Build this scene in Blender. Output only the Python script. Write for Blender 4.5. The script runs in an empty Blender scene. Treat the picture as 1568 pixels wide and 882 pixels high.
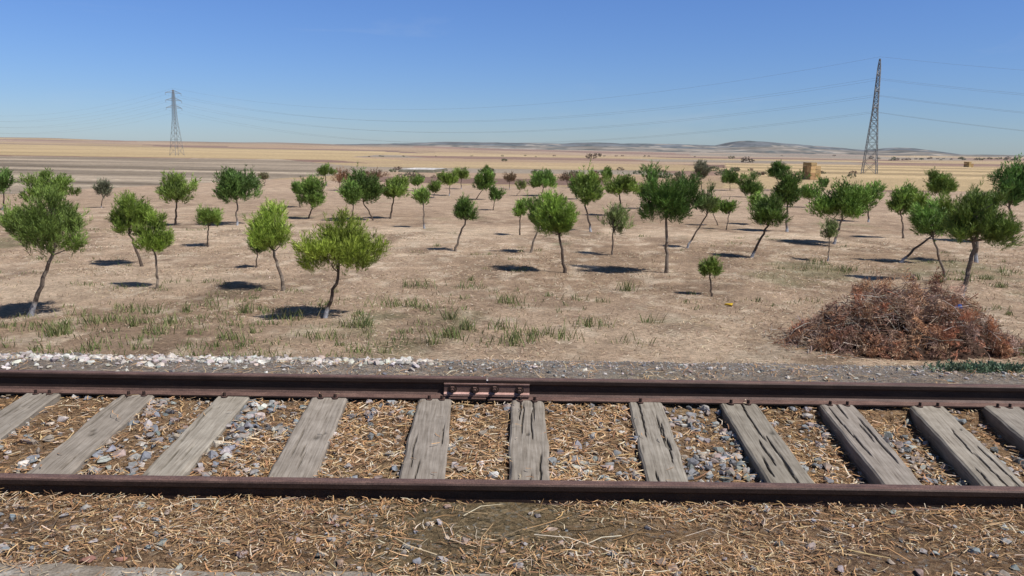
import bpy, math, random
import numpy as np
from mathutils import Vector, Matrix
rng=np.random.default_rng(7); random.seed(7)
scene=bpy.context.scene
COL=scene.collection
EYE=1.78
# ---------------------------------------------------------------- helpers
def mesh_obj(name,V,F,mats=(),midx=None,cols=None,smooth=False,loc=(0,0,0),extra=None,parent=None):
    V=np.asarray(V,dtype=np.float32); F=np.asarray(F,dtype=np.int32)
    me=bpy.data.meshes.new(name)
    k=F.shape[1]
    me.vertices.add(len(V)); me.vertices.foreach_set('co',V.ravel())
    me.loops.add(F.size); me.loops.foreach_set('vertex_index',F.ravel())
    me.polygons.add(len(F)); me.polygons.foreach_set('loop_start',np.arange(0,F.size,k,dtype=np.int32))
    me.polygons.foreach_set('loop_total',np.full(len(F),k,dtype=np.int32))
    if midx is not None: me.polygons.foreach_set('material_index',np.asarray(midx,dtype=np.int32))
    me.polygons.foreach_set('use_smooth',np.full(len(F),bool(smooth)))
    for m in mats: me.materials.append(m)
    if cols is not None:
        a=me.color_attributes.new('Col','FLOAT_COLOR','POINT')
        c=np.ones((len(V),4),dtype=np.float32); c[:,:3]=cols
        a.data.foreach_set('color',c.ravel())
    if extra is not None:
        for kx,v in extra.items():
            a=me.attributes.new(kx,'FLOAT','POINT'); a.data.foreach_set('value',np.asarray(v,dtype=np.float32))
    me.update(calc_edges=True); me.validate()
    ob=bpy.data.objects.new(name,me); ob.location=loc; COL.objects.link(ob)
    if parent: ob.parent=parent
    return ob
def empty(name,loc=(0,0,0)):
    e=bpy.data.objects.new(name,None); e.location=loc; COL.objects.link(e); return e
def tube(P,R,n=6,cap=True):
    P=np.asarray(P,float); R=np.asarray(R,float); m=len(P)
    V=[];F=[]
    T=np.gradient(P,axis=0); T/=np.linalg.norm(T,axis=1)[:,None]+1e-9
    up=np.array([0,0,1.]) if abs(T[0,2])<.9 else np.array([1.,0,0])
    for i in range(m):
        a=np.cross(T[i],up); a/=np.linalg.norm(a)+1e-9; b=np.cross(T[i],a)
        for j in range(n):
            t=2*math.pi*j/n; V.append(P[i]+R[i]*(math.cos(t)*a+math.sin(t)*b))
    for i in range(m-1):
        for j in range(n):
            q=[i*n+j,i*n+(j+1)%n,(i+1)*n+(j+1)%n,(i+1)*n+j]
            F.append([q[0],q[1],q[2]]);F.append([q[0],q[2],q[3]])
    if cap:
        for base in (0,(m-1)*n):
            for j in range(1,n-1): F.append([base,base+j,base+j+1])
    return np.array(V),np.array(F,int)
class Acc:
    def __init__(s): s.V=[];s.F=[];s.M=[];s.C=[];s.n=0
    def add(s,V,F,m=0,c=(1,1,1)):
        V=np.asarray(V,float);F=np.asarray(F,int)
        s.V.append(V);s.F.append(F+s.n);s.M.append(np.full(len(F),m))
        c=np.asarray(c,float); s.C.append(np.broadcast_to(c,(len(V),3)).copy()); s.n+=len(V)
    def obj(s,name,mats,**kw):
        return mesh_obj(name,np.concatenate(s.V),np.concatenate(s.F),mats,np.concatenate(s.M),np.concatenate(s.C),**kw)
def box(c,d,jit=0):
    c=np.array(c,float);d=np.array(d,float)/2
    s=np.array([[-1,-1,-1],[1,-1,-1],[1,1,-1],[-1,1,-1],[-1,-1,1],[1,-1,1],[1,1,1],[-1,1,1]],float)*d
    if jit: s+=rng.uniform(-jit,jit,s.shape)
    q=[[0,3,2,1],[4,5,6,7],[0,1,5,4],[1,2,6,5],[2,3,7,6],[3,0,4,7]]
    F=[];[F.extend([[a[0],a[1],a[2]],[a[0],a[2],a[3]]]) for a in q]
    return s+c,np.array(F)
_T=rng.random((256,256))
def vn(x,y):
    x=np.asarray(x,float);y=np.asarray(y,float)
    xi=np.floor(x).astype(int);yi=np.floor(y).astype(int);fx=x-xi;fy=y-yi
    fx=fx*fx*(3-2*fx);fy=fy*fy*(3-2*fy)
    g=lambda a,b:_T[a%256,b%256]
    return (g(xi,yi)*(1-fx)+g(xi+1,yi)*fx)*(1-fy)+(g(xi,yi+1)*(1-fx)+g(xi+1,yi+1)*fx)*fy-.5
def fbm(x,y,o=4):
    r=0;a=1
    for i in range(o): r=r+a*vn(x*2**i+17*i,y*2**i+31*i);a*=.5
    return r
def sstep(a,b,x):
    t=np.clip((x-a)/(b-a),0,1);return t*t*(3-2*t)
# ---------------------------------------------------------------- terrain: low embankment, then a flat plain
PY=[-40,3.2,3.30,3.80,3.925,3.945,4.08,5.55,5.69,5.85,6.5,7.3,7.7,9,11,13,15,20,30,60,150,300,1000,12000]
PZ=[-.14,-.14,-.122,-.115,-.113,-.165,-.195,-.15,-.13,-.085,-.09,-.25,-.42,-1.0,-1.72,-2.25,-2.42,-2.68,-2.94,-3.32,-3.85,-4.2,-4.2,-4.2]
def gz(x,y):
    x=np.asarray(x,float);y=np.asarray(y,float)
    z=np.interp(y,PY,PZ)
    inb=sstep(4.0,4.15,y)*(1-sstep(5.5,5.65,y))
    z=z-inb*.055*sstep(1.0,2.0,x)+inb*.03*vn(x*3,y*3)
    z=z+.018*fbm(x*4,y*4,3)*sstep(2.8,3.2,y)*(1-sstep(8,12,y))
    z=z+.10*fbm(x*.25,y*.25,4)*sstep(9,14,y)+.04*fbm(x*1.3,y*1.3,3)*sstep(7.4,9,y)*(1-sstep(60,90,y))
    u=x/np.maximum(y,1)
    rise=sstep(430,1500,y)*(np.interp(u,[-1.2,-.66,-.32,0,.25,.6],[15,12.5,8.6,4.5,1.5,.6])+6*fbm(x/260,y/260,3))
    return z+rise
us=np.concatenate([np.linspace(-2.6,-.82,90),np.arange(-.815,.8151,.0035),np.linspace(.82,2.6,90)])
ys=[-30,-20,-10,-4,0,1.5,2.3]
y=2.8
while y<8: ys.append(y);y+=.033
while y<60: ys.append(y);y+=y*.011
while y<9000: ys.append(y);y+=max(.66,y*y/14000)
ys.append(11500)
ys=np.array(ys)
Yg,Ug=np.meshgrid(ys,us,indexing='ij')
Xg=Ug*(np.maximum(Yg,-2)+7.0)
Zg=gz(Xg,Yg)
nr,nc=Xg.shape
idx=np.arange(nr*nc).reshape(nr,nc)
Fq=np.stack([idx[:-1,:-1],idx[:-1,1:],idx[1:,1:],idx[1:,:-1]],-1).reshape(-1,4)
X=Xg.ravel();Y=Yg.ravel();Z=Zg.ravel()
def mix(a,b,t): 
    t=np.asarray(t)[...,None]; return a*(1-t)+np.asarray(b,float)*t
C=np.tile(np.array([.445,.325,.228]),(len(X),1))
C=mix(C,[.32,.205,.12],(1-sstep(7.2,7.5,Y)))
C=mix(C,[.20,.13,.088],(1-sstep(3.9,4.0,Y))*sstep(-.3,.3,fbm(X*1.2,Y*2,3)+.12))
C=mix(C,[.36,.335,.31],sstep(6.0,6.15,Y+.1*vn(X*2,X*0))*(1-sstep(7.5,7.9,Y+.35*fbm(X*.8,Y*.8,3))))
n=fbm(X*.11,Y*.11,4)
C=mix(C,[.55,.42,.30],sstep(.0,.4,n)*sstep(9,12,Y))
C=mix(C,[.32,.225,.15],sstep(.0,.5,-n)*sstep(9,12,Y)*.8)
n=fbm(X*.45+8,Y*.3,5)
C=mix(C,[.25,.175,.12],sstep(.02,.4,n)*sstep(9,12,Y)*(1-sstep(60,110,Y))*.75)
n=fbm(X*1.6+3,Y*1.1,4)
C=mix(C,[.60,.48,.355],sstep(.1,.45,n)*sstep(9,12,Y)*(1-sstep(40,70,Y))*.8)
C=mix(C,[.19,.19,.10],.55*sstep(.3,.65,fbm(X*.4,Y*.25,5)+.62*np.exp(-((X-18)/7.5)**2-((Y-31)/4.5)**2)+.22*np.exp(-((X+3)/9)**2-((Y-16.)/1.4)**2)))
C=mix(C,[.44,.325,.235],sstep(45,90,Y)*.7)
ly=np.log(np.maximum(Y,1)/100)
pal=np.array([[.44,.325,.20],[.49,.37,.22],[.29,.195,.15],[.42,.305,.215],[.25,.165,.13],[.46,.345,.205],[.31,.26,.205],[.42,.30,.20]])
bandy=ly*4.6+.3*fbm(X/(Y+1)*2.,ly,2); b=np.floor(bandy).astype(int)
cellx=np.floor((X/(np.maximum(Y,1)))*(2.2+1.6*((b*37)%5)/5)+((b*53)%17)/17*3+ .6*ly).astype(int)
h=((b*7919+cellx*104729)%997)%len(pal)
far=pal[h]*(1+.3*fbm(X/90,Y/40,3))[:,None]
C=np.where((Y>125+25*fbm(X/40,X*0+3,2))[:,None],far,C)
grey=(Y>72)&(Y<330+40*fbm(X/80,X*0,2))&(X< -27-(Y-195)*.5*(Y>195)-(195-Y)*.21*(Y<195))
strp=fbm(X/(Y+1)*1.2+2,ly*11+X/(Y+1)*1.5,3)
C=np.where(grey[:,None],np.array([.35,.285,.215])*(1+.85*strp[:,None]+.3*fbm(X/25,Y/12,3)[:,None]),C)
gold=(Y>345)&(Y<800)&(X/Y< -.18+.1*vn(Y/90,Y*0)); C=np.where(gold[:,None],np.array([.48,.36,.205])*(1+.35*fbm(X/120,Y/50,3)[:,None]),C)
g2=(Y>=800)&(X/Y<-.1); C=np.where(g2[:,None],mix(C,[.27,.20,.15],sstep(-.05,.2,fbm(X/300,Y/150,3))*.85),C)
st=(X/Y>.27)&(Y>120)&(Y<420); C=np.where(st[:,None],np.array([.46,.345,.20])*(1+.2*np.sign(np.sin(Y*.09+X*.02))[:,None]*(Y>190)[:,None]),C)
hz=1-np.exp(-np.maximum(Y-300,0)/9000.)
C=mix(C,[.36,.40,.46],hz)  # aerial haze painted into the ground colour, stronger with distance
C=np.clip(C,0.01,.9)
bed=(1-sstep(7.45,7.8,Y+.2*vn(X*2,Y*2)))
# ---------------------------------------------------------------- materials
def newmat(name):
    m=bpy.data.materials.new(name);m.use_nodes=True
    nt=m.node_tree; b=nt.nodes['Principled BSDF']; return m,nt,b
def N(nt,t,**kw):
    n=nt.nodes.new(t)
    for k,v in kw.items():
        if k.startswith('_'): setattr(n,k[1:],v)
        else: n.inputs[k.replace('__',' ')].default_value=v
    return n
def L(nt,a,b): nt.links.new(a,b)
def ramp(nt,fac,stops):
    r=nt.nodes.new('ShaderNodeValToRGB'); e=r.color_ramp.elements
    while len(e)<len(stops): e.new(.5)
    for i,(p,c) in enumerate(stops): e[i].position=p; e[i].color=(*c,1) if len(c)==3 else c
    L(nt,fac,r.inputs[0]); return r
def mixc(nt,a,b,fac,mode='MIX'):
    m=nt.nodes.new('ShaderNodeMix'); m.data_type='RGBA'; m.blend_type=mode
    for s,i in ((a,6),(b,7)):
        if hasattr(s,'links'): L(nt,s,m.inputs[i])
        else: m.inputs[i].default_value=(*s,1)
    if hasattr(fac,'links'): L(nt,fac,m.inputs[0])
    else: m.inputs[0].default_value=fac
    return m.outputs[2]
def g3(v): return (v,v,v)
mg,nt,b=newmat('dry_ground')
at=N(nt,'ShaderNodeAttribute',_attribute_name='Col'); bd=N(nt,'ShaderNodeAttribute',_attribute_name='bed')
geo=N(nt,'ShaderNodeNewGeometry')
n1=N(nt,'ShaderNodeTexNoise',Scale=.9,Detail=8.,Roughness=.65); L(nt,geo.outputs['Position'],n1.inputs['Vector'])
n2=N(nt,'ShaderNodeTexNoise',Scale=9.,Detail=8.,Roughness=.75); L(nt,geo.outputs['Position'],n2.inputs['Vector'])
n3=N(nt,'ShaderNodeTexNoise',Scale=70.,Detail=4.,Roughness=.7); L(nt,geo.outputs['Position'],n3.inputs['Vector'])
c=mixc(nt,at.outputs['Color'],ramp(nt,n1.outputs[0],[(.3,g3(.70)),(.7,g3(1.24))]).outputs[0],1.,'MULTIPLY')
c=mixc(nt,c,ramp(nt,n2.outputs[0],[(.3,g3(.48)),(.7,g3(1.44))]).outputs[0],1.,'MULTIPLY')
vo=N(nt,'ShaderNodeTexVoronoi',Scale=48.); L(nt,geo.outputs['Position'],vo.inputs['Vector'])
sp=N(nt,'ShaderNodeSeparateColor'); L(nt,vo.outputs['Color'],sp.inputs[0])
bc=ramp(nt,sp.outputs[0],[(0,(.06,.035,.025)),(.3,(.19,.12,.068)),(.6,(.38,.24,.13)),(.8,(.48,.34,.20)),(1,(.30,.29,.28))]).outputs[0]
bm=N(nt,'ShaderNodeMath',_operation='MULTIPLY'); L(nt,bd.outputs['Fac'],bm.inputs[0]); bm.inputs[1].default_value=.4
c=mixc(nt,c,bc,bm.outputs[0])
c=mixc(nt,c,ramp(nt,n3.outputs[0],[(.3,g3(.65)),(.7,g3(1.35))]).outputs[0],1.,'MULTIPLY')
L(nt,c,b.inputs['Base Color']); b.inputs['Roughness'].default_value=1; b.inputs['Specular IOR Level'].default_value=.1
bp=N(nt,'ShaderNodeBump',Strength=1.,Distance=.07); L(nt,n2.outputs[0],bp.inputs['Height'])
bp2=N(nt,'ShaderNodeBump',Strength=.9,Distance=.02); L(nt,n3.outputs[0],bp2.inputs['Height']); L(nt,bp.outputs[0],bp2.inputs['Normal']); L(nt,bp2.outputs[0],b.inputs['Normal'])
def attrmat(name,rough=1.,noise=None,transl=0,spec=.15,bump=0):
    m,nt,b=newmat(name); a=N(nt,'ShaderNodeAttribute',_attribute_name='Col'); c=a.outputs['Color']
    if noise:
        tc=N(nt,'ShaderNodeTexCoord'); nn=N(nt,'ShaderNodeTexNoise',Scale=noise,Detail=6.,Roughness=.7); L(nt,tc.outputs['Object'],nn.inputs['Vector'])
        c=mixc(nt,c,ramp(nt,nn.outputs[0],[(.3,g3(.6)),(.7,g3(1.35))]).outputs[0],1.,'MULTIPLY')
        if bump:
            bp=N(nt,'ShaderNodeBump',Strength=bump,Distance=.02); L(nt,nn.outputs[0],bp.inputs['Height']); L(nt,bp.outputs[0],b.inputs['Normal'])
    L(nt,c,b.inputs['Base Color']); b.inputs['Roughness'].default_value=rough; b.inputs['Specular IOR Level'].default_value=spec
    if transl:
        t=N(nt,'ShaderNodeBsdfTranslucent'); L(nt,c,t.inputs[0]); mx=N(nt,'ShaderNodeMixShader'); mx.inputs[0].default_value=transl
        L(nt,b.outputs[0],mx.inputs[1]); L(nt,t.outputs[0],mx.inputs[2]); L(nt,mx.outputs[0],nt.nodes['Material Output'].inputs[0])
    return m
m_fol=attrmat('pine_needles',.55,None,.14,.3)
m_bark=attrmat('bark',1.,14.,0,.1,.8)
m_straw=attrmat('straw',.75,None,.12,.25)
m_stone=attrmat('ballast_stone',.85,30.,0,.15,.3)
m_grass=attrmat('grass_blades',.8,None,.25,.15)
m_hill=attrmat('hazy_hills',1.,.004,0,0.)
m_steel=attrmat('galvanised_steel',.6,None,0,.3)
m_bale=attrmat('baled_straw',1.,6.,0,.05,.6)
m_lining=attrmat('concrete_lining',1.,.8,0,.05)
m_plastic=attrmat('crumpled_plastic',.4,None,.1,.4)
def rustmat(name,c0,c1,c2):
    m,nt,b=newmat(name); geo=N(nt,'ShaderNodeNewGeometry')
    mp=N(nt,'ShaderNodeMapping'); mp.inputs['Scale'].default_value=(.25,1,1); L(nt,geo.outputs['Position'],mp.inputs[0])
    n1=N(nt,'ShaderNodeTexNoise',Scale=22.,Detail=8.,Roughness=.7); L(nt,mp.outputs[0],n1.inputs['Vector'])
    n2=N(nt,'ShaderNodeTexNoise',Scale=140.,Detail=4.); L(nt,geo.outputs['Position'],n2.inputs['Vector'])
    c=ramp(nt,n1.outputs[0],[(.25,c0),(.5,c1),(.75,c2)]).outputs[0]
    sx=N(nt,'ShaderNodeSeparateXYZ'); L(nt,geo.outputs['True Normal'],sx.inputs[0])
    c=mixc(nt,c,ramp(nt,sx.outputs[2],[(.0,g3(.27)),(.55,g3(.48)),(.9,g3(1.3))]).outputs[0],1.,'MULTIPLY')  # rust darkened on side faces: shade under the railhead painted into the colour
    c=mixc(nt,c,ramp(nt,n2.outputs[0],[(.35,g3(.7)),(.7,g3(1.3))]).outputs[0],1.,'MULTIPLY')
    L(nt,c,b.inputs['Base Color']); b.inputs['Roughness'].default_value=.6; b.inputs['Metallic'].default_value=.15; b.inputs['Specular IOR Level'].default_value=.3
    bp=N(nt,'ShaderNodeBump',Strength=.4,Distance=.004); L(nt,n2.outputs[0],bp.inputs['Height']); L(nt,bp.outputs[0],b.inputs['Normal']); return m
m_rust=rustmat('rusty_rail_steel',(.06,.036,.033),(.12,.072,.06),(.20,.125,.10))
m_rust2=rustmat('rusty_plate',(.30,.17,.14),(.44,.27,.23),(.56,.38,.33))
m_wood,nt,b=newmat('weathered_wood'); tc=N(nt,'ShaderNodeTexCoord'); oi=N(nt,'ShaderNodeObjectInfo')
mp=N(nt,'ShaderNodeMapping'); mp.inputs['Scale'].default_value=(1,.045,1); L(nt,tc.outputs['Object'],mp.inputs[0])
av=N(nt,'ShaderNodeVectorMath',_operation='ADD'); L(nt,mp.outputs[0],av.inputs[0])
cb=N(nt,'ShaderNodeCombineXYZ'); mm=N(nt,'ShaderNodeMath',_operation='MULTIPLY'); L(nt,oi.outputs['Random'],mm.inputs[0]); mm.inputs[1].default_value=40; L(nt,mm.outputs[0],cb.inputs[2]); L(nt,cb.outputs[0],av.inputs[1])
n1=N(nt,'ShaderNodeTexNoise',Scale=80.,Detail=5.,Roughness=.6,Distortion=.2); L(nt,av.outputs[0],n1.inputs['Vector'])
n2=N(nt,'ShaderNodeTexNoise',Scale=6.,Detail=5.,Roughness=.6); L(nt,tc.outputs['Object'],n2.inputs['Vector'])
at=N(nt,'ShaderNodeAttribute',_attribute_name='Col')
c=ramp(nt,n1.outputs[0],[(.25,(.13,.112,.095)),(.42,(.27,.243,.215)),(.6,(.34,.313,.283)),(.8,(.41,.385,.355))]).outputs[0]
c=mixc(nt,c,ramp(nt,n2.outputs[0],[(.3,(.74,.72,.69)),(.7,(1.14,1.12,1.09))]).outputs[0],1.,'MULTIPLY')
c=mixc(nt,c,at.outputs['Color'],1.,'MULTIPLY')
L(nt,c,b.inputs['Base Color']); b.inputs['Roughness'].default_value=.95; b.inputs['Specular IOR Level'].default_value=.15
bp=N(nt,'ShaderNodeBump',Strength=.5,Distance=.004); L(nt,n1.outputs[0],bp.inputs['Height']); L(nt,bp.outputs[0],b.inputs['Normal'])
m_conc,nt,b=newmat('weathered_concrete'); geo=N(nt,'ShaderNodeNewGeometry')
n1=N(nt,'ShaderNodeTexNoise',Scale=5.,Detail=9.,Roughness=.7); L(nt,geo.outputs['Position'],n1.inputs['Vector'])
n2=N(nt,'ShaderNodeTexNoise',Scale=90.,Detail=4.); L(nt,geo.outputs['Position'],n2.inputs['Vector'])
c=ramp(nt,n1.outputs[0],[(.35,(.14,.105,.075)),(.5,(.22,.185,.145)),(.7,(.35,.325,.29))]).outputs[0]
c=mixc(nt,c,ramp(nt,n2.outputs[0],[(.3,g3(.7)),(.7,g3(1.3))]).outputs[0],1.,'MULTIPLY')
L(nt,c,b.inputs['Base Color']); b.inputs['Roughness'].default_value=.95
bp=N(nt,'ShaderNodeBump',Strength=.5,Distance=.01); L(nt,n2.outputs[0],bp.inputs['Height']); L(nt,bp.outputs[0],b.inputs['Normal'])

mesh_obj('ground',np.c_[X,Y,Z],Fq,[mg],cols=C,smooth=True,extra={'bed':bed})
# ---------------------------------------------------------------- camera
cam=bpy.data.cameras.new('camera'); co=bpy.data.objects.new('camera',cam); COL.objects.link(co); scene.camera=co
PITCH=10.2; ROLL=.82
Rm=Matrix.Rotation(math.radians(90-PITCH),4,'X')@Matrix.Rotation(math.radians(ROLL),4,'Z')
co.matrix_world=Matrix.Translation((0,0,EYE))@Rm
cam.sensor_width=36; cam.lens=27.18; cam.clip_start=.05; cam.clip_end=40000
R3=np.array(Rm.to_3x3())
FP=1184.
def ray(px,py):
    d=R3@np.array([(px-784)/FP,-(py-441)/FP,-1.]); return d/d[1]
_ts=np.concatenate([np.arange(3,60,.02),np.arange(60,400,.25),np.arange(400,3000,4)])
def pixel_to_ground(px,py):  # inputs are image pixel coordinates, cast from the camera onto the terrain
    """ground point hit by the camera ray through an image pixel (position on the terrain in metres)"""
    d=ray(px,py); P=d[None]*_ts[:,None]; P[:,2]+=EYE
    k=np.argmax(P[:,2]<=gz(P[:,0],P[:,1])); 
    return np.array([P[k,0],P[k,1],float(gz(P[k,0],P[k,1]))])
def ppm(y): return FP/(y*.984+.177*4.5)
# ---------------------------------------------------------------- scatter primitives
def hull_variants(k,npts=13,flat=.7):
    import bmesh
    out=[]
    for i in range(k):
        bm=bmesh.new()
        p=rng.normal(size=(npts,3)); p/=np.linalg.norm(p,axis=1)[:,None]; p*=rng.uniform(.75,1.1,(npts,1)); p*=np.array([1,rng.uniform(.6,.95),rng.uniform(.5,.8)*flat/.7])
        for q in p: bm.verts.new(q)
        bmesh.ops.convex_hull(bm,input=bm.verts)
        bm.verts.ensure_lookup_table()
        loose=[v for v in bm.verts if not v.link_faces]
        bmesh.ops.delete(bm,geom=loose,context='VERTS')
        bmesh.ops.triangulate(bm,faces=bm.faces)
        bm.verts.index_update()
        out.append((np.array([v.co[:] for v in bm.verts]),np.array([[v.index for v in f.verts] for f in bm.faces])))
        bm.free()
    return out
HV=hull_variants(14)
def stones(name,P,S,Cc,mat=None,sink=.25):
    a=Acc(); P=np.asarray(P);n=len(P)
    for i in range(n):
        V,F=HV[rng.integers(len(HV))]
        t=rng.uniform(0,6.28); cs,sn=math.cos(t),math.sin(t); tl=rng.uniform(-.5,.5)
        W=V*S[i]; W=np.c_[W[:,0],W[:,1]*math.cos(tl)-W[:,2]*math.sin(tl),W[:,1]*math.sin(tl)+W[:,2]*math.cos(tl)]
        W=np.c_[W[:,0]*cs-W[:,1]*sn,W[:,0]*sn+W[:,1]*cs,W[:,2]]
        W=W+P[i]+np.array([0,0,S[i]*sink])
        a.add(W,F,0,Cc[i])
    return a.obj(name,[mat or m_stone])
def strips(name,P,length,width,zen,cols,mat,az=None,bend=.25,lift=0):
    n=len(P); az=rng.uniform(0,2*math.pi,n) if az is None else az
    d=np.c_[np.cos(az)*np.cos(zen),np.sin(az)*np.cos(zen),np.sin(zen)]
    s=np.c_[-np.sin(az),np.cos(az),rng.uniform(-.4,.4,n)]; s/=np.linalg.norm(s,axis=1)[:,None]
    Lh=(length/2)[:,None]; w=(width/2)[:,None]
    bd=np.c_[-np.sin(az),np.cos(az),rng.uniform(-.2,.9,n)]*(length*rng.uniform(-bend,bend,n))[:,None]*np.array([1,1,.5])
    bd[:,2]=np.abs(bd[:,2])
    A=P-d*Lh;M=P+bd;B=P+d*Lh
    V=np.stack([A-s*w,A+s*w,M-s*w,M+s*w,B-s*w*.5,B+s*w*.5],1).reshape(-1,3)
    V[:,2]+=lift
    k=np.arange(n)[:,None]*6
    F=np.concatenate([k+np.array([0,1,3,2]),k+np.array([2,3,5,4])])
    return mesh_obj(name,V,F,[mat],cols=np.repeat(cols,6,0))
def blades(P,Hh,width,lean,cols):
    n=len(P); az=rng.uniform(0,6.28,n)
    s=np.c_[np.cos(az),np.sin(az),np.zeros(n)]*(width/2)[:,None]
    la=rng.uniform(0,6.28,n); tip=P+np.c_[np.cos(la)*lean*Hh,np.sin(la)*lean*Hh,Hh]
    mid=P+(tip-P)*.5+np.array([0,0,1])*(Hh*.12)[:,None]
    V=np.stack([P-s,P+s,mid+s*.8,mid-s*.8,tip],1).reshape(-1,3)
    k=np.arange(n)[:,None]*5
    F=np.concatenate([k+np.array([0,1,2]),k+np.array([0,2,3]),k+np.array([3,2,4])])
    return V,F,np.repeat(cols,5,0)
def pick(palx,n,var=.15):
    palx=np.array(palx); c=palx[rng.integers(len(palx),size=n)]
    return np.clip(c*rng.uniform(1-var,1+var,(n,1))*rng.uniform(.94,1.06,(n,3)),.01,.9)
STRAW=[(.58,.37,.18),(.64,.45,.25),(.52,.30,.145),(.38,.215,.115),(.70,.54,.36),(.56,.33,.17),(.27,.15,.08),(.72,.61,.47)]
STONE=[(.25,.25,.25),(.35,.34,.33),(.20,.215,.23),(.39,.37,.35),(.30,.25,.22),(.15,.15,.155),(.34,.28,.24),(.23,.25,.27)]
WHITE=[(.56,.53,.49),(.62,.59,.55),(.45,.42,.385),(.36,.33,.30),(.52,.45,.39)]
# ---------------------------------------------------------------- sleepers
far_x=[-3.54,-2.83,-2.10,-1.37,-.57,.13,1.02,1.73,2.47,3.15,3.72]
near_x=[-3.42,-2.72,-2.05,-1.28,-.51,.12,.93,1.67,2.32,2.91,3.50]
while far_x[0]>-14: far_x.insert(0,far_x[0]-.68+rng.uniform(-.04,.04)); near_x.insert(0,far_x[0]+.08)
while far_x[-1]<14: far_x.append(far_x[-1]+.66+rng.uniform(-.04,.04)); near_x.append(far_x[-1]-.12)
CANT=math.atan2(.06,1.74)
SL=[]
for xf,xn in zip(far_x,near_x):
    w=rng.uniform(.245,.285); nl,nw=260,44; Ln=2.55
    dx=(xf-xn)/1.45; ang=math.atan2(-dx,1)
    cxm=xn+dx*(4.82-4.1)
    SL.append((cxm,dx,w))
    yy,xx=np.meshgrid(np.linspace(-Ln/2,Ln/2,nl),np.linspace(-w/2,w/2,nw),indexing='ij')
    sd=rng.uniform(0,100)
    zz=.006*fbm(xx*6+sd,yy*2,3)+.0015*fbm(xx*60+sd,yy*3,2)
    edge=np.abs(xx)/(w/2); zz-=.010*sstep(.9,1,edge)+.03*np.clip(fbm(yy*4+sd,np.sign(xx)*5+sd,3)-.12,0,1)*sstep(.72,1,edge)
    col=np.ones((nl,nw))
    ncr=rng.integers(3,7)
    for k in range(ncr):
        x0=rng.uniform(-.38,.38)*w; ya=rng.uniform(-1.1,.5); yb=ya+rng.uniform(.3,1.1)
        path=x0+.022*fbm(yy*1.3+k*9+sd,yy*0,3)+.006*vn(yy*14+sd,yy*0)
        wd=rng.uniform(.0015,.0035)*sstep(ya,ya+.2,yy)*(1-sstep(yb-.2,yb,yy))
        m=np.exp(-((xx-path)/(wd+.0022))**2)*sstep(0,.0015,wd)
        zz-=.02*m; col=col*(1-.72*m)
    for k in range(rng.integers(0,3)):
        kx,ky=rng.uniform(-.4,.4)*w,rng.uniform(-.6,.6); r=rng.uniform(.008,.022)
        m=np.exp(-(((xx-kx)/r)**2+((yy-ky)/(r*1.6))**2)); zz-=.012*m; col*=1-.5*m
    xo=xx+.012*fbm(yy*3+sd,yy*0+5,4)*np.sign(xx)*(edge>.9)
    V=np.c_[xo.ravel(),yy.ravel(),zz.ravel()]
    ix=np.arange(nl*nw).reshape(nl,nw)
    F=np.stack([ix[:-1,:-1],ix[:-1,1:],ix[1:,1:],ix[1:,:-1]],-1).reshape(-1,4)
    loop=np.concatenate([ix[0,:-1],ix[:-1,-1],ix[-1,:0:-1],ix[:0:-1,0]])
    VB=V[loop].copy(); VB[:,2]=-.14; o=len(V); V=np.r_[V,VB]; m_=len(loop)
    j=np.arange(m_); F2=np.stack([loop,o+j,o+(j+1)%m_,loop[(j+1)%m_]],-1)
    F=np.r_[F,F2]
    tint=rng.uniform(.85,1.12)*np.array([1,rng.uniform(.965,1),rng.uniform(.94,1)])
    cc=np.r_[np.repeat(col.ravel()[:,None],3,1),np.ones((m_,3))*.45]*tint
    ob=mesh_obj('wooden_sleeper',V,F,[m_wood],cols=cc,smooth=False)
    ob.location=(cxm,4.82,-.125+rng.uniform(-.006,.006)); ob.rotation_euler=(CANT,0,ang)
# ---------------------------------------------------------------- rails
prof=[(-.07,0),(.07,0),(.07,.011),(.024,.025),(.010,.040),(.009,.105),(.016,.116),(.034,.124),(.036,.150),(.030,.158),(.018,.161),(-.018,.161),(-.030,.158),(-.036,.150),(-.034,.124),(-.016,.116),(-.009,.105),(-.010,.040),(-.024,.025),(-.07,.011)]
def rail(x0,x1,y,ztop,name='steel_rail',bow=None):
    xs=np.linspace(x0,x1,max(2,int((x1-x0)/.25)+1)); pr=np.array(prof); n=len(pr)
    V=[]
    for x in xs:
        by,bz=(bow(x) if bow else (0,0))
        V.append(np.c_[np.full(n,x),pr[:,0]+y+by,pr[:,1]-.161+ztop+bz])
    V=np.concatenate(V); F=[]
    for i in range(len(xs)-1):
        for j in range(n):
            a=i*n+j;b_=i*n+(j+1)%n;F+= [[a,b_,b_+n],[a,b_+n,a+n]]
    for base in (0,(len(xs)-1)*n):
        for (p,q,r) in [(0,1,2),(0,2,19),(19,2,3),(19,3,18),(18,3,4),(18,4,17),(17,4,5),(17,5,16),(16,5,6),(16,6,15),(15,6,7),(15,7,14),(14,7,8),(14,8,13),(13,8,9),(13,9,12),(12,9,10),(12,10,11)]:
            F.append([base+p,base+q,base+r])
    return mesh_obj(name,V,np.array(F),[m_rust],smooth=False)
YN,YF=3.95,5.69
rail(-45,45,YN,.0,bow=lambda x:(.004*math.sin(x*.6),.003*math.sin(x*.9)))
rail(-45,-.186,YF,.062,bow=lambda x:(0,.002*math.sin(x*.7)))
rail(-.172,45,YF,.055,bow=lambda x:(0,.002*math.sin(x*.5)))
j=empty('rail_joint_fishplate',(-.181,YF,.0))
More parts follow.
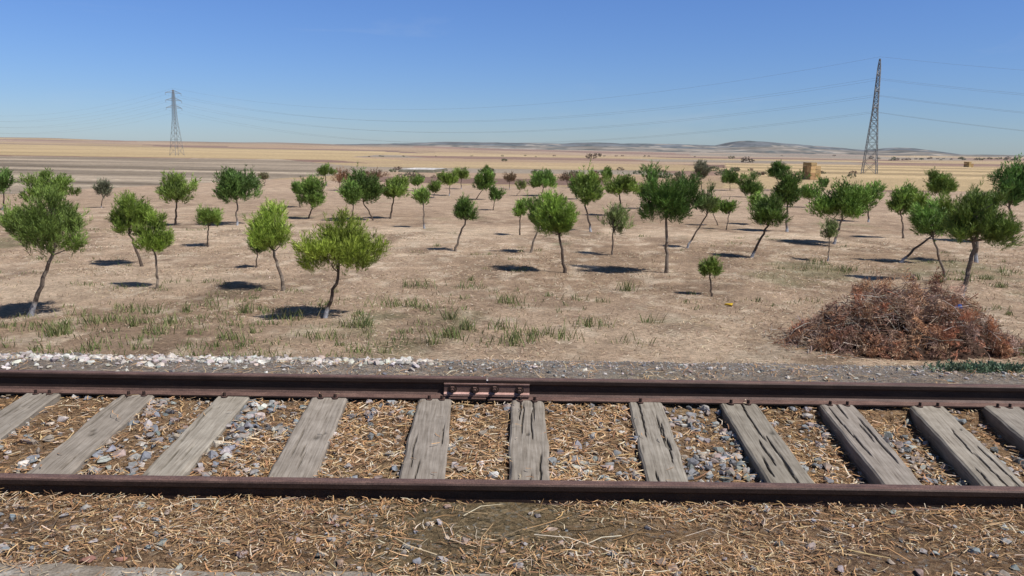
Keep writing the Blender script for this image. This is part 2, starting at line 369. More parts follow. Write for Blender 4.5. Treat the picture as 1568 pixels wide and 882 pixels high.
def fp(side):
    a=Acc()
    pr=np.array([(.010,-.064),(.052,-.080),(.060,-.074),(.056,-.058),(.036,-.048),(.034,.002),(.044,.014),(.042,.022),(.012,.020)]);pr[:,0]*=side
    n=len(pr);V=np.r_[np.c_[np.full(n,-.325),pr],np.c_[np.full(n,.325),pr]]
    F=[]
    for k in range(n): 
        q=(k+1)%n;F+=[[k,q,q+n],[k,q+n,k+n]]
    for base in(0,n):
        for k in range(1,n-1):F.append([base,base+k,base+k+1])
    a.add(V,F); return a.obj('plate',[m_rust2],parent=j)
fp(-1);fp(1)
a=Acc()
for bx in (-.26,-.09,.06,.25):
    for sgn in (-1,1):
        tt=rng.uniform(-.006,.006)
        V,F=tube([(bx,sgn*.034,-.022+tt),(bx,sgn*.041,-.022+tt)],[.034,.034],12);a.add(V,F)
        V,F=tube([(bx,sgn*.038,-.022+tt),(bx,sgn*.066,-.022+tt)],[.025,.024],6);a.add(V,F)
        V,F=tube([(bx,sgn*.06,-.022+tt),(bx,sgn*.092,-.022+tt)],[.013,.013],8);a.add(V,F)
a.obj('bolts',[m_rust],parent=j)
a=Acc()
for (cx,dx,w) in SL:
    for (ry,zt) in ((YN,0),(YF,.06)):
        for sgn in (-1,1):
            for k in (-.05,.06):
                if rng.random()<.15: continue
                yy=ry+sgn*.088; xx=cx+dx*(yy-4.82)+k+rng.uniform(-.015,.015); z0=zt-.165
                V,F=tube([(xx,yy,z0-.01),(xx,yy,z0+.017)],[.026,.022],10);a.add(V,F)
                V,F=tube([(xx,yy,z0+.01),(xx,yy,z0+.046)],[.014,.011],4);a.add(V,F)
a.obj('coach_screws',[m_rust])
# ---------------------------------------------------------------- concrete platform
xs=np.linspace(-14,14,1400); rowsy=np.array([-6,0,2.2,2.9,3.1,3.2,3.235,3.25,3.258])
V=[];
ew=.06*fbm(xs*.9,xs*0,4)+.035*fbm(xs*9,xs*0+3,3)-.06*sstep(-2.2,-1.6,xs)*(1-sstep(1.4,2.0,xs))
cz=-.105
for k,yv in enumerate(rowsy):
    V.append(np.c_[xs,yv+ew*(k>3),cz+.004*fbm(xs*5,xs*0+yv*5,3)-(.012 if k==7 else 0)-(.09 if k==8 else 0)])
V=np.concatenate(V);ix=np.arange(len(V)).reshape(len(rowsy),-1)
F=np.stack([ix[:-1,:-1],ix[:-1,1:],ix[1:,1:],ix[1:,:-1]],-1).reshape(-1,4)
mesh_obj('concrete_platform',V,F,[m_conc])
# ---------------------------------------------------------------- ballast
def onsleeper(x,y):
    r=np.zeros(len(x),bool)
    for cx,dx,w in SL: r|=np.abs(x-(cx+dx*(y-4.82)))<w/2+.0
    return r
def stonemask(x):
    m=.2+.0*x
    m=np.maximum(m,.95*(x<-1.75)); m=np.maximum(m,.36*((x>-1.7)&(x<-.6)))
    m=np.maximum(m,1.1*((x>1.05)&(x<1.75))); m=np.maximum(m,.5*((x>1.8)&(x<2.6))); m=np.maximum(m,.85*(x>2.6)); m=np.maximum(m,.38*((x>.1)&(x<1.05)))
    return m
n=17000
x=rng.uniform(-9,9,n);y=rng.uniform(4.03,5.64,n)
k=(rng.random(n)<stonemask(x)*(.58+1.3*vn(x*2.2,y*2.2)))&~onsleeper(x,y); x=x[k];y=y[k]
S=.014+.036*rng.random(len(x))**1.7
cs=pick(STONE,len(x)); wm=rng.random(len(x))<.1; cs[wm]=pick(WHITE,wm.sum())
stones('track_ballast',np.c_[x,y,gz(x,y)],S,cs)
P=[];S=[];CC=[]
n=2400;x=rng.uniform(-7,7,n);y=rng.uniform(3.26,3.88,n);k=rng.random(n)<.38+1.2*vn(x*1.5,y*3)+.12*(x>0);x=x[k];y=y[k]
P.append(np.c_[x,y,gz(x,y)]);S.append(.006+.032*rng.random(len(x))**2.6);CC.append(pick(STONE+[(.30,.23,.18)]*2,len(x)))
n=800;x=rng.uniform(-9,-.7,n)+.0;y=rng.normal(6.72,.18,n);k=y>6.0;x=x[k];y=y[k];P.append(np.c_[x,y,gz(x,y)]);S.append(rng.uniform(.018,.05,len(x)));CC.append(pick(WHITE,len(x)))
n=1000;x=rng.uniform(-9,9,n);y=rng.uniform(5.8,6.9,n);P.append(np.c_[x,y,gz(x,y)]);S.append(rng.uniform(.012,.03,n));c_=pick(STONE,n);w_=rng.random(n)<.4;c_[w_]=pick(WHITE,w_.sum());CC.append(c_)
n=9000;x=rng.uniform(-11,11,n);y=rng.uniform(6.3,7.9,n);P.append(np.c_[x,y,gz(x,y)]);S.append(rng.uniform(.006,.013,n));CC.append(pick(STONE+[(.47,.45,.43)]*3,n))
stones('loose_gravel',np.concatenate(P),np.concatenate(S),np.concatenate(CC))
a=Acc()
for px_,py_,s_ in ((472,786,.04),(505,803,.03),(1372,792,.03),(135,862,.045),(185,858,.035),(845,812,.04),(530,806,.025)):
    p=pixel_to_ground(px_,py_);V,F=HV[rng.integers(len(HV))];a.add(V*s_*[1,.7,.5]+p+[0,0,s_*.15],F,0,(.30,.16,.125) if px_!=845 else (.5,.38,.3))
a.obj('brick_fragments',[m_stone])
# ---------------------------------------------------------------- straw litter
P=[];Ls=[];Ws=[];Zs=[];Cs=[];AZ=[]
def addstraw(x,y,l,w,ze,c,lift,az=None):
    P.append(np.c_[x,y,gz(x,y)+lift]);Ls.append(l);Ws.append(w);Zs.append(ze);Cs.append(c);AZ.append(rng.uniform(0,6.28,len(x)) if az is None else az)
n=58000;x=rng.uniform(-8,8,n);y=rng.uniform(4.03,5.66,n)
k=(rng.random(n)<(1.15-.85*stonemask(x))*(1+1.2*vn(x*3+9,y*3)))&(~onsleeper(x,y)|(rng.random(n)<.012));x=x[k];y=y[k];m=len(x)
addstraw(x,y,rng.uniform(.02,.10,m)*rng.uniform(.5,1.5,m),rng.uniform(.003,.009,m),rng.normal(0,.18,m),pick(STRAW,m,.25),rng.uniform(.002,.035,m)+onsleeper(x,y)*.045)
n=48000;x=rng.uniform(-7,7,n);y=rng.uniform(3.10,3.93,n);k=rng.random(n)<.54+1.7*fbm(x*1.1+4,y*2.5,3)+.22*(x<-.5)-.12*(y<3.36)+.25*(y>3.78);x=x[k];y=y[k];m=len(x)
addstraw(x,y,.012+.10*rng.random(m)**2.2,rng.uniform(.002,.006,m),rng.normal(0,.18,m),pick(STRAW,m,.35)*.92,rng.uniform(.002,.028,m)+.02*(y<3.25))
n=190;x=rng.uniform(-6,6,n);y=rng.uniform(3.35,3.85,n);addstraw(x,y,rng.uniform(.12,.36,n),rng.uniform(.003,.007,n),rng.normal(.02,.05,n),pick(STRAW+[(.2,.14,.09)]*4,n,.2),rng.uniform(.02,.04,n),rng.normal(0,.6,n)+math.pi*rng.integers(0,2,n))
n=6000;x=rng.uniform(-9,9,n);y=rng.uniform(5.78,6.9,n);k=rng.random(n)<.55+.9*vn(x*2,y*2)-.2*(y>6.5);x=x[k];y=y[k];m=len(x)
addstraw(x,y,rng.uniform(.04,.16,m),rng.uniform(.003,.006,m),rng.normal(0,.2,m),pick(STRAW,m,.2),rng.uniform(.002,.03,m))
strips('straw_litter',np.concatenate(P),np.concatenate(Ls),np.concatenate(Ws),np.concatenate(Zs),np.concatenate(Cs),m_straw,np.concatenate(AZ))
n=110000;y=7.9+37*rng.random(n)**1.25;x=rng.uniform(-1,1,n)*(y*.75+1.5)
k=rng.random(n)<.45+1.5*fbm(x*.5,y*.5,4);x=x[k];y=y[k];m=len(x)
FS=[(.59,.465,.325),(.53,.395,.265),(.65,.55,.42),(.34,.235,.155),(.42,.30,.205),(.27,.19,.13)]
strips('dry_stubble',np.c_[x,y,gz(x,y)+.012],rng.uniform(.05,.22,m),.004+.0007*y*rng.uniform(.6,1.3,m),rng.normal(0,.2,m),pick(FS,m,.2),m_straw)
n=22000;y=8+30*rng.random(n)**1.3;x=rng.uniform(-1,1,n)*(y*.75+1.5)
k=rng.random(n)<.3+1.8*fbm(x*.6+5,y*.6,4);x=x[k];y=y[k];m=len(x)
V,F,c_=blades(np.c_[x,y,gz(x,y)],rng.uniform(.03,.10,m),.004+.0006*y,.7,pick(FS+[(.22,.2,.1),(.17,.17,.08)],m,.2))
mesh_obj('dry_grass',V,F,[m_grass],cols=c_)
VV=[];FF=[];CC=[];o=0
W=[(100,505),(145,495),(195,478),(205,500),(262,495),(240,512),(85,515),(355,520),(285,478),(590,470),(635,470),(685,515),(690,490),(745,525),(770,505),(785,530),(808,510),(820,515),(865,520),(715,440),(780,465),(965,525),(440,488),(375,480),(150,535),(60,505),(960,445),(880,460),(640,440),(612,520),(560,500),(715,505),(120,485),(905,500),(1000,495),(1480,430),(1510,428),(1440,432),(1400,428),(1540,418),(1530,440),(1250,405),(1240,412),(1290,415),(1565,545),(720,430),(320,470),(230,480),(500,520),(660,528),(95,512),(200,492),(270,500),(812,518),(695,518),(795,525)]
W=[pixel_to_ground(*w) for w in W]
for i in range(680):
    y0=14.5+32*random.random()**1.5; x0=random.uniform(-1,1)*y0*.72
    if fbm(np.array([x0*.18]),np.array([y0*.22]),3)[0]+.25*math.exp(-((x0-18)/7)**2-((y0-31)/5)**2)+.15*(y0<19)>.05: W.append(np.array([x0,y0,float(gz(x0,y0))]))
for i,p in enumerate(W):
    big=i<56; nb=rng.integers(20,90) if big else rng.integers(5,30); r=rng.uniform(.06,.34) if big else rng.uniform(.05,.25)
    pts=p+np.c_[rng.normal(0,r,(nb,2))*[1,.8],np.zeros(nb)]; pts[:,2]=gz(pts[:,0],pts[:,1])
    gcol=[(.15,.19,.07),(.2,.23,.09),(.12,.16,.06),(.26,.26,.12),(.32,.29,.16)]
    V,F,c_=blades(pts,rng.uniform(.07,.36,nb)*(rng.uniform(.7,1.25) if big else .5),np.full(nb,.022),.5,pick(gcol,nb,.2))
    VV.append(V);FF.append(F+o);CC.append(c_);o+=len(V)
mesh_obj('green_weeds',np.concatenate(VV),np.concatenate(FF),[m_grass],cols=np.concatenate(CC))
# ---------------------------------------------------------------- pine trees
def tufts(P,A,s,nn,w,cols,spread=1.):
    n=len(P)
    P=np.repeat(P,nn,0);A=np.repeat(A,nn,0);s=np.repeat(s,nn);c=np.repeat(cols,nn,0)*rng.uniform(.8,1.2,(n*nn,1))
    r=rng.normal(size=(n*nn,3));r-=A*(r*A).sum(1)[:,None];r/=np.linalg.norm(r,axis=1)[:,None]+1e-9
    t=rng.random(n*nn)
    B=P+A*(s*(t-.5)*1.3)[:,None]
    D=A*rng.uniform(.5,1.1,(n*nn,1))+r*rng.uniform(.35,.8,(n*nn,1))*spread
    D/=np.linalg.norm(D,axis=1)[:,None]
    T=B+D*(s*rng.uniform(.5,.9,n*nn))[:,None]
    q=np.cross(D,rng.normal(size=(n*nn,3)));q/=np.linalg.norm(q,axis=1)[:,None]+1e-9
    q*=(w*s)[:,None]
    M=B+(T-B)*.45
    V=np.stack([M-q,B,M+q,T],1).reshape(-1,3)
    k=np.arange(n*nn)[:,None]*4
    F=np.concatenate([k+np.array([0,1,2]),k+np.array([0,2,3])])
    return V,F,np.repeat(c,4,0)
KC={0:(.175,.275,.055),1:(.235,.325,.055),2:(.11,.195,.042),3:(.24,.15,.09),4:(.19,.25,.08),5:(.20,.20,.12)}
def pine(base,off,w,h,kind,name='pine_tree'):
    a=Acc(); d=base[1]; H=off[2]
    w*=1.03;h*=1.10
    cc=np.array(off); rad=np.array([w/2,w/2*rng.uniform(.85,1.05),h/2])
    bottom=cc-np.array([0,0,rad[2]*.6]); 
    mid=bottom*np.array([.45,.45,.5])+rng.normal(0,.05,3)*[H,H,0]*.5
    P=[]; 
    for t in np.linspace(0,1,9):
        P.append((1-t)**2*np.zeros(3)+2*t*(1-t)*mid+t*t*bottom)
    top=cc+np.array([0,0,rad[2]*.5])
    for t in (.33,.66,1): P.append(bottom*(1-t)+top*t+rng.normal(0,.03,3)*w)
    P=np.array(P); P[0,2]=-.08; P[1:9,:2]+=rng.normal(0,.012*H,(8,2))
    r0=(.023 if kind!=4 else .016)*H*rng.uniform(.85,1.2)+.008
    R=r0*np.concatenate([[1.5,1.1],np.linspace(1,.7,7),[.5,.3,.12]])
    bc=np.array([.11,.085,.068]) if rng.random()<.6 else np.array([.19,.155,.125])
    V,F=tube(P,R,8); cb=np.tile(bc,(len(V),1)); low=V[:,2]<.12*H
    if rng.random()<.5: cb[low]=(.32,.33,.36)
    a.add(V,F,1,cb)
    nl=int(rng.integers(14,20)); lob=[]
    asym=rng.normal(0,.14,3)
    for i in range(nl):
        u=rng.normal(size=3);u/=np.linalg.norm(u); u+=asym; 
        if u[2]<-.6: u[2]*=.5
        ro=rng.uniform(.32,.88); c=cc+u*rad*ro; lr=rng.uniform(.18,.38)*(1.12-.4*(ro>.66))*(1 if kind!=4 else .8)
        lob.append((c,lr))
    for c,lr in lob:
        k=rng.integers(8,11); s=P[k]; m=(s+c)/2+np.array([0,0,-.03*h])+rng.normal(0,.03,3)*w
        t=np.linspace(0,1,5)[:,None]; Q=(1-t)**2*s+2*t*(1-t)*m+t*t*c
        V,F=tube(Q,r0*np.linspace(.36,.08,5),5); a.add(V,F,1,bc*.9)
    s0=float(np.clip(.085+.0045*d,.16,.34)); 
    area=w*h*2.6; nt=int(np.clip(area/(s0*s0)*(4.2 if kind not in(3,4) else 1.5),110,1800)); nn=16 if d<40 else 10
    base_c=np.array(KC[kind])*rng.uniform(.85,1.15)*np.array([rng.uniform(.9,1.12),1,rng.uniform(.85,1.1)])
    wgt=np.array([l[1]**2 for l in lob]);li=rng.choice(nl,nt,p=wgt/wgt.sum())
    C0=np.array([l[0] for l in lob])[li]; LR=np.array([l[1] for l in lob])[li]
    u=rng.normal(size=(nt,3));u/=np.linalg.norm(u,axis=1)[:,None]
    Pt=C0+u*rad*(LR*rng.uniform(.2,1.1,nt)**.8)[:,None]
    core=rng.random(nt)<.12; uu=rng.normal(size=(nt,3));uu/=np.linalg.norm(uu,axis=1)[:,None]
    Pt[core]=(cc+uu*rad*rng.uniform(.1,.65,(nt,1)))[core]
    out=rng.random(nt)<.07; Pt[out]+=(u*rad*.16+[0,0,.06*h])[out]
    A=u*.5+(Pt-cc)/rad*.35+np.array([0,0,.95]);A/=np.linalg.norm(A,axis=1)[:,None]
    lt=np.array([rng.uniform(.6,1.3) for _ in range(nl)])[li]
    # needle colour brightens from the crown centre out to the shoot tips
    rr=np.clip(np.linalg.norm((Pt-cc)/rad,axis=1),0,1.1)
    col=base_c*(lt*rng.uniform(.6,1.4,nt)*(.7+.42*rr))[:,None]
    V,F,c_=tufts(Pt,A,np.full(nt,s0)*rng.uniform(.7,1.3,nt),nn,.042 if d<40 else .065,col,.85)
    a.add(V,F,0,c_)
    return a.obj(name,[m_fol,m_bark],loc=tuple(base))
T=[(45,484,72,355,138,104,0),(240,442,232,365,62,62,1),(218,408,196,337,72,70,0),(435,445,418,357,84,84,1),(497,487,517,378,132,116,1),
(391,410,393,374,36,38,2),(363,345,360,285,86,64,2),(268,345,268,292,60,50,0),(318,378,320,335,48,34,0),(3,322,5,280,36,46,2),(78,338,80,293,90,46,0),
(472,335,477,298,56,50,0),(572,338,556,288,60,66,2),(597,335,602,290,44,38,0),(650,350,648,305,32,32,0),(697,385,712,324,42,42,2),(728,306,738,280,40,34,2),
(755,322,757,299,24,26,2),(812,387,826,325,44,60,0),(796,360,796,322,26,26,0),(865,418,855,334,76,76,1),(828,300,832,276,46,36,0),(905,355,896,294,56,54,0),
(938,390,938,335,56,62,4),(1020,418,1020,308,106,96,2),(950,330,948,283,52,42,0),(1052,380,1082,310,48,58,4),(1112,352,1117,320,30,22,0),
(1150,395,1176,325,60,60,2),(1205,355,1208,294,52,66,2),(1090,454,1088,411,38,36,0),(1267,400,1268,353,36,36,4),(1276,374,1292,313,104,72,0),
(1150,302,1150,285,42,38,2),(1378,402,1428,335,72,76,0),(1383,365,1380,310,52,56,0),(1470,456,1492,337,112,96,0),(1447,430,1432,345,60,60,0),
(1495,402,1500,320,60,60,0),(1553,374,1553,292,62,84,2),(1440,315,1440,287,56,42,0),(1118,292,1118,273,34,26,2),(1195,292,1190,266,38,28,2),
(1075,292,1073,263,28,30,5),(882,305,882,284,30,42,0),(688,300,688,274,34,26,0),(706,290,706,268,26,20,0),(664,303,666,287,26,22,0),(780,290,780,272,24,22,3),
(612,300,612,282,30,20,0),(520,292,520,272,36,26,3),(500,285,498,262,30,20,0),(405,285,405,270,18,14,5),(155,318,158,294,28,26,5),(1240,318,1240,296,36,30,0),
(870,288,868,272,30,20,3),(740,275,742,263,16,16,2),(560,285,575,268,40,20,3),(905,285,910,272,30,18,3),(1060,300,1040,280,26,26,5),(1330,340,1330,300,40,40,0),
(1100,345,1092,318,30,26,0),(1165,345,1160,312,34,30,0),(980,320,985,295,30,26,0),(790,300,798,285,20,18,4),(640,292,640,279,22,16,0),(1010,285,1000,272,22,18,5),(935,285,930,268,22,20,2),(1262,292,1260,281,20,16,2),(460,318,455,290,24,22,0),(540,340,540,300,40,40,0)]
for (bx,by,cx,cy,w,h,kd) in T:
    p=pixel_to_ground(bx,by); m=ppm(p[1])
    off=np.array([(cx-bx)/m,rng.uniform(-.15,.15),(by-cy)/m*1.0])
    off[0]-= off[2]*((bx-784)/FP)*math.sin(math.radians(PITCH))
    pine(p,off,w/m,h/m,kd)
# ---------------------------------------------------------------- brush pile (heap of prunings on the field)
a=Acc(); pc=pixel_to_ground(1380,526); SC=ppm(pc[1]); SC=345/SC/2.72
def pileh(x,y):
    u=x/1.36;v=y/.85
    hump=.40*np.exp(-((u+.2)/.46)**2)+.32*np.exp(-((u-.36)/.40)**2)+.22
    return hump*np.clip(1-np.abs(u)**2.8-np.abs(v)**2.2,0,1)**.6*(1+.9*fbm(x*2.6+44,y*2.6,3))*.80
def place(V):
    V=np.array(V,float)*SC; V[:,0]+=pc[0];V[:,1]+=pc[1];V[:,2]+=gz(V[:,0],V[:,1]); return V
gx,gy=np.meshgrid(np.linspace(-1.45,1.45,70),np.linspace(-.95,.95,50),indexing='ij')
hh=pileh(gx,gy)*.5+.08*fbm(gx*9,gy*9,2)*(pileh(gx,gy)>.05)-.04
ix=np.arange(gx.size).reshape(gx.shape);q=np.stack([ix[:-1,:-1],ix[1:,:-1],ix[1:,1:],ix[:-1,1:]],-1).reshape(-1,4)
a.add(place(np.c_[gx.ravel(),gy.ravel(),hh.ravel()]),np.r_[q[:,[0,1,2]],q[:,[0,2,3]]],1,(.06,.038,.028))
BR=[(.27,.175,.13),(.36,.28,.23),(.21,.13,.09),(.48,.42,.36),(.34,.19,.12),(.40,.34,.29)]
for i in range(1250):
    u=np.array([rng.uniform(-1.2,1.2),rng.normal(0,.5)])
    if abs(u[1])>1.1: continue
    x0,y0=u[0]*1.3,u[1]*.8; hp=float(pileh(x0,y0)); z0=hp*rng.uniform(.55,1.15)+.015
    az=rng.uniform(0,6.28); el=rng.normal(.2,.5); l=rng.uniform(.1,.5)*(1 if hp>.1 else .5)
    dv=np.array([math.cos(az)*math.cos(el),math.sin(az)*math.cos(el),math.sin(el)])
    b1=rng.normal(0,.12,3)
    Q=np.array([[x0,y0,z0]]*4)+np.outer([-.5,-.15,.2,.5],dv*l)+np.outer([0,.4,.4,-.2],b1*l)
    Q[:,2]=np.maximum(Q[:,2],.01)
    r=rng.uniform(.002,.007); V,F=tube(Q,[r,r*.8,r*.6,r*.3],4)
    a.add(place(V),F,1,pick(BR,1)[0])
nb=340; bx_=rng.uniform(-1.4,1.4,nb);by_=rng.uniform(-.9,.85,nb)
NN=9000;cidx=rng.integers(0,nb,NN);sg=rng.normal(0,.042,(NN,3))
x=bx_[cidx]+sg[:,0];y=by_[cidx]+sg[:,1];hp=pileh(x,y);k=hp>.015
hl=rng.uniform(.5,1.35,nb)[cidx]
BC=pick([(.40,.20,.12),(.47,.26,.16),(.23,.13,.09),(.50,.34,.24),(.38,.27,.22),(.32,.21,.165)],nb,.3)
Pp=np.c_[x,y,hp*hl+sg[:,2]*.6+.01][k];Ad=rng.normal(0,.7,(nb,3))+[0,-.1,.3];A=(Ad[cidx]+rng.normal(0,.35,(NN,3)))[k];A/=np.linalg.norm(A,axis=1)[:,None]
m=k.sum();V,F,c_=tufts(Pp,A,rng.uniform(.035,.085,m),8,.055,BC[cidx][k]*rng.uniform(.8,1.2,(m,1)))
a.add(place(V),F,0,c_)
a.obj('brush_pile',[m_straw,m_bark])
q_=place([[.42,-.35,float(pileh(.42,-.35))+.03]])[0]
mesh_obj('blue_plastic_bag',HV[3][0]*[.13,.08,.1]*rng.uniform(.7,1.2,(len(HV[3][0]),1))+q_,HV[3][1],[m_plastic],cols=np.tile([.03,.12,.45],(len(HV[3][0]),1)))
q_=pixel_to_ground(1115,469)
mesh_obj('yellow_plastic_sheet',HV[5][0]*[.17,.12,.09]*rng.uniform(.7,1.2,(len(HV[5][0]),1))+q_+[0,0,.05],HV[5][1],[m_plastic],cols=np.tile([.65,.43,.03],(len(HV[5][0]),1)))
p0=np.array([4.15,6.75]);n=420;x=p0[0]+rng.normal(.25,.28,n);y=p0[1]+rng.normal(0,.11,n)
Pp=np.c_[x,y,gz(x,y)+rng.uniform(.01,.05,n)];A=np.c_[rng.normal(0,.5,n),rng.normal(0,.5,n),np.ones(n)];A/=np.linalg.norm(A,axis=1)[:,None]
V,F,c_=tufts(Pp,A,rng.uniform(.03,.06,n),8,.14,pick([(.12,.18,.11),(.16,.23,.14),(.09,.13,.08)],n))
mesh_obj('creeping_plant',V,F,[m_fol],cols=c_)
# ---------------------------------------------------------------- pylons and wires
def pylon(pos,H,bw,arms,armL,azv):
    a=Acc(); g=np.array([pos[0],pos[1],float(gz(pos[0],pos[1]))])
    ax=np.array([azv[0],azv[1],0.]);ay=np.array([-azv[1],azv[0],0.])
    def hw(z): 
        t=z/H; return np.interp(t,[0,.55,.9,1],[bw,bw*.36,bw*.2,bw*.05])
    def pt(i,z):
        sx,sy=[(1,1),(1,-1),(-1,-1),(-1,1)][i]; return ax*sx*hw(z)+ay*sy*hw(z)+np.array([0,0,z])
    def bar(p,q,r): V,F=tube([p,q],[r,r],4);a.add(V,F,0,(.20,.21,.22))
    zs=[0];z=0
    while z<H*.97: z+=max(1.1,hw(z)*1.75); zs.append(min(z,H))
    for i in range(4):
        for z0,z1 in zip(zs[:-1],zs[1:]):
            bar(pt(i,z0),pt(i,z1),.10); k=(i+1)%4
            bar(pt(i,z0),pt(k,z1),.055);bar(pt(k,z0),pt(i,z1),.055);bar(pt(i,z1),pt(k,z1),.05)
    ends=[]
    for za in arms:
        for s in(1,-1):
            tip=ax*s*armL+np.array([0,0,za*H]); 
            for i in ((0,1) if s>0 else (2,3)):
                bar(pt(i,za*H),tip,.09);bar(pt(i,za*H+1.3),tip,.08)
            bar(tip,tip-np.array([0,0,1.2]),.09)
            ends.append(g+tip-np.array([0,0,1.2]))
    a.obj('electricity_pylon',[m_steel],loc=tuple(g)); ends.append(g+np.array([0,0,H])); return ends
pr=pixel_to_ground(1331,266);pl=pixel_to_ground(271,238)
PR=pr[:2];PL=np.array([pl[0],pl[1]])
mr,ml=ppm(PR[1]),ppm(PL[1])
dv=(PR-PL)/np.linalg.norm(PR-PL);nv=np.array([-dv[1],dv[0]])
HR,HL=173/mr,100/ml
E=[pylon(PL+(PL-PR)*1.0,HL,2.6,(.93,.82,.71),4.,nv),pylon(PL,HL,2.6,(.93,.82,.71),4.6,nv),pylon(PR,HR,2.0,(.85,.71,.57),3.2,nv),pylon(PR+(PR-PL)*.9,HR,2.2,(.85,.71,.57),3.6,nv)]
a=Acc()
for A_,B_ in zip(E[:-1],E[1:]):
    for p,q in zip(A_,B_):
        t=np.linspace(0,1,50);Q=p+(q-p)*t[:,None];Q[:,2]-=4*13*t*(1-t);V,F=tube(Q,np.full(50,.02),3);a.add(V,F,0,(.12,.12,.13))
a.obj('power_lines',[m_steel])
# ---------------------------------------------------------------- straw bale stacks
def bales(px,py,wpx,hpx,layers,cols_):
    p=pixel_to_ground(px,py);m=ppm(p[1]);a=Acc();w=wpx/m;h=hpx/m
    for i in range(layers):
        for j_ in range(cols_):
            for k in range(2):
                if i==layers-1 and j_==cols_-1 and k==0: continue
                V,F=box(((j_-(cols_-1)/2)*w/cols_,k*w*.55,(i+.5)*h/layers),(w/cols_*.97,w*.54,h/layers*.96),.05)
                a.add(V,F,0,pick([(.50,.36,.18),(.44,.31,.16),(.38,.26,.13)],1)[0])
    ob=a.obj('straw_bale_stack',[m_bale],loc=tuple(p)); ob.rotation_euler[2]=.3
bales(1245,275,18,26,5,2);bales(1485,256,9,8,3,2)
p=pixel_to_ground(644,264);a=Acc();m=ppm(p[1]);rw,rd=28/m,9.
def ring(sx,sy,z): return np.array([(-sx,-sy,z),(sx,-sy,z),(sx,sy,z),(-sx,sy,z)],float)
R_=[ring(rw,rd,-.3),ring(rw*.93,rd-1.0,.7),ring(rw*.90,rd-1.5,.7),ring(rw*.82,rd-3,.1)]
for i,(r1,r2) in enumerate(zip(R_[:-1],R_[1:])):
    V=np.r_[r1,r2];F=[]
    for k in range(4): F+=[[k,(k+1)%4,4+(k+1)%4],[k,4+(k+1)%4,4+k]]
    a.add(V,F,0,[(.14,.13,.10),(.55,.53,.50),(.5,.48,.46)][i])
a.add(R_[3]+[0,0,0],[[0,1,2],[0,2,3]],0,(.42,.41,.39))
ob=a.obj('irrigation_reservoir',[m_lining],loc=(p[0],p[1]+7,p[2]));ob.rotation_euler[2]=-.12
# ---------------------------------------------------------------- distant trees (one mass)
a=Acc()
D=[(905,243,7),(1145,249,8),(772,247,4),(915,240,5),(1120,243,4)]
for i in range(40): D.append((random.uniform(1330,1600),random.uniform(243,246),random.uniform(1.6,3.4)))
for i in range(20): D.append((random.uniform(560,1330),random.uniform(238,241)+0,random.uniform(1.,2.)))
for i in range(60): D.append((random.uniform(600,1320),random.uniform(260,274),random.uniform(3,7)))
for (px_,py_,s_) in D:
    p=pixel_to_ground(px_,py_)
    if p[1]<60: continue
    m=ppm(p[1]);r=s_/m; n=40
    u=rng.normal(size=(n,3));u/=np.linalg.norm(u,axis=1)[:,None]
    Pp=p+[0,0,r*.4]+u*[r*1.0,r*.8,r*.38];dk=pick([(.10,.13,.055),(.16,.17,.09),(.21,.15,.105)],1)[0]
    hzf=1-math.exp(-p[1]/4000); dk=dk*(1-hzf)+np.array([.22,.25,.30])*hzf  # foliage blended to blue-grey with distance: haze painted into the colour
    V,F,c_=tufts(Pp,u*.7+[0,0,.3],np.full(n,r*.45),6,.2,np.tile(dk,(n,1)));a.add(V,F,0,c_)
a.obj('distant_trees',[m_fol])
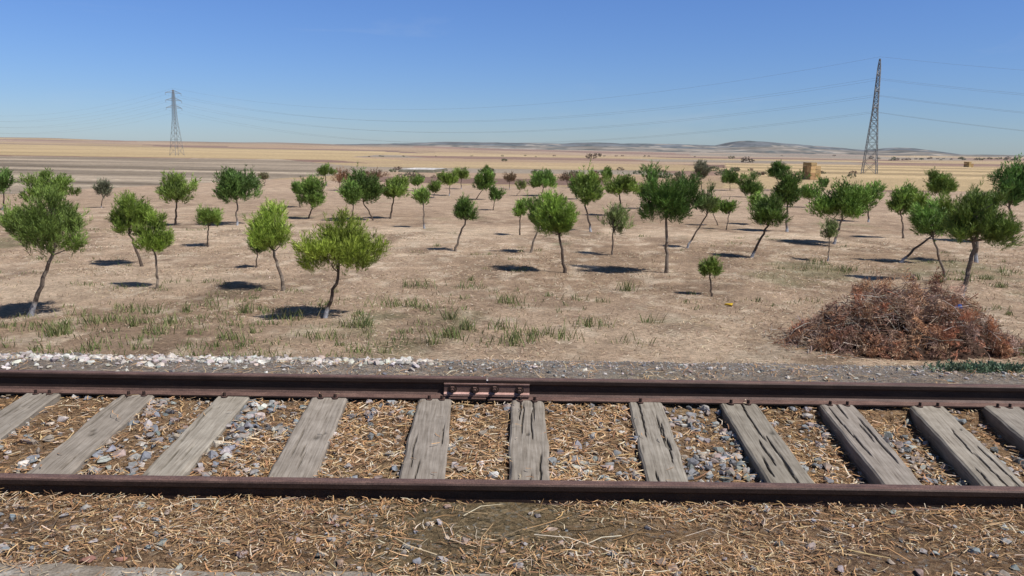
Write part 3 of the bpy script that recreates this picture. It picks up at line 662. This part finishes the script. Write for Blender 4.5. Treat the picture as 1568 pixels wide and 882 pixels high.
# ---------------------------------------------------------------- distant hills
SK=[(-700,222),(-300,220),(0,221),(300,221),(430,223),(500,221.5),(560,220.5),(620,220),(680,217.5),(720,218),(780,219),(850,220),(900,218.5),(960,220),(1030,221),(1085,223),(1108,218),(1128,216),(1150,217.5),(1180,219.5),(1215,223),(1250,225),(1275,227.5),(1290,231),(1312,231),(1330,228),(1352,226),(1372,229),(1395,235),(1450,236),(1568,238),(1900,241),(2300,247)]
sx=np.array([s[0] for s in SK]);sy=np.array([s[1] for s in SK])
for (yc,dep,f,nm) in ((6200,700,1.,'distant_hills'),(4300,500,.55,'distant_hills')):
    pxs=np.linspace(-650,2250,1500)
    ratio=(pxs-784)/FP/.984
    hor=228+(pxs-784)*.0143
    hpx=(hor-np.interp(pxs,sx,sy))*f
    hpx+= .9*fbm(pxs/23,pxs*0+f*9,4)*f
    if f<1: hpx=hpx*sstep(-200,500,pxs)*(1+.6*fbm(pxs/120,pxs*0+8,2))
    Hm=np.maximum(hpx*(yc/FP)+5.5*(f==1)+5.0*(f<1),2)
    vs=np.linspace(-1,1,40)
    Xh=(ratio*yc)[None,:]*(1+0*vs[:,None]); Yh=yc+dep*vs[:,None]+0*Xh
    prof_=np.clip(1-vs**2,0,1)[:,None]**.8
    Zh=-6+(Hm[None,:]+2)*prof_*(1+.12*fbm(Xh/180,Yh/180,4)*(1-prof_)*3)
    nn=fbm(Xh/160,Yh/90,4);n2_=fbm(Xh/60+9,Yh/40,3)
    base=np.array([.17,.185,.205]) if f==1 else np.array([.22,.205,.19])  # bluish haze of the far ridges baked into their base colours
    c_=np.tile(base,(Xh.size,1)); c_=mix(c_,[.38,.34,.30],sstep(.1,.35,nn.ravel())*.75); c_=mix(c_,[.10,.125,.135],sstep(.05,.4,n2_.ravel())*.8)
    ix=np.arange(Xh.size).reshape(Xh.shape);F=np.stack([ix[:-1,:-1],ix[:-1,1:],ix[1:,1:],ix[1:,:-1]],-1).reshape(-1,4)
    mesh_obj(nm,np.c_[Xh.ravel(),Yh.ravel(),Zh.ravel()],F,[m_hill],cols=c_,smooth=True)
# ---------------------------------------------------------------- light
S=Vector((.65,-.38,1.0)).normalized()
sl=bpy.data.lights.new('sun','SUN');sl.energy=5.0;sl.angle=math.radians(.53);sl.color=(1,.955,.895)
so=bpy.data.objects.new('sun',sl);COL.objects.link(so);so.rotation_euler=S.to_track_quat('Z','Y').to_euler();so.location=(20,-20,30)
w=bpy.data.worlds.new('World');scene.world=w;w.use_nodes=True;nt=w.node_tree
bg=nt.nodes['Background'];bg.inputs[1].default_value=.08
sk=nt.nodes.new('ShaderNodeTexSky');sk.sky_type='NISHITA';sk.sun_disc=False
sk.sun_elevation=math.asin(S.z);sk.sun_rotation=math.atan2(S.x,S.y);sk.altitude=700;sk.air_density=1.0;sk.dust_density=.3;sk.ozone_density=2.5
tc=nt.nodes.new('ShaderNodeTexCoord');sx_=nt.nodes.new('ShaderNodeSeparateXYZ');L(nt,tc.outputs['Generated'],sx_.inputs[0])
rp=ramp(nt,sx_.outputs[2],[(0,(.70,.87,1.22)),(.06,(.68,.88,1.30)),(.18,(.71,.95,1.46)),(.45,(.5,.6,.72))])
cc_=mixc(nt,sk.outputs[0],rp.outputs[0],1.,'MULTIPLY')
mp=nt.nodes.new('ShaderNodeMapping');mp.inputs['Scale'].default_value=(2.,2.,12.);mp.inputs['Rotation'].default_value=(0,.35,0);mp.inputs['Location'].default_value=(1.3,0,.4);L(nt,tc.outputs['Generated'],mp.inputs[0])
cn=N(nt,'ShaderNodeTexNoise',Scale=1.8,Detail=7.,Roughness=.6,Distortion=.6);L(nt,mp.outputs[0],cn.inputs['Vector'])
cr=ramp(nt,cn.outputs[0],[(.57,g3(0)),(.85,g3(.16))])
cc_=mixc(nt,cc_,(7.5,8.0,8.6),cr.outputs[0])
L(nt,cc_,bg.inputs[0])
scene.view_settings.view_transform='Standard';scene.view_settings.look='None';scene.view_settings.exposure=0;scene.view_settings.gamma=1
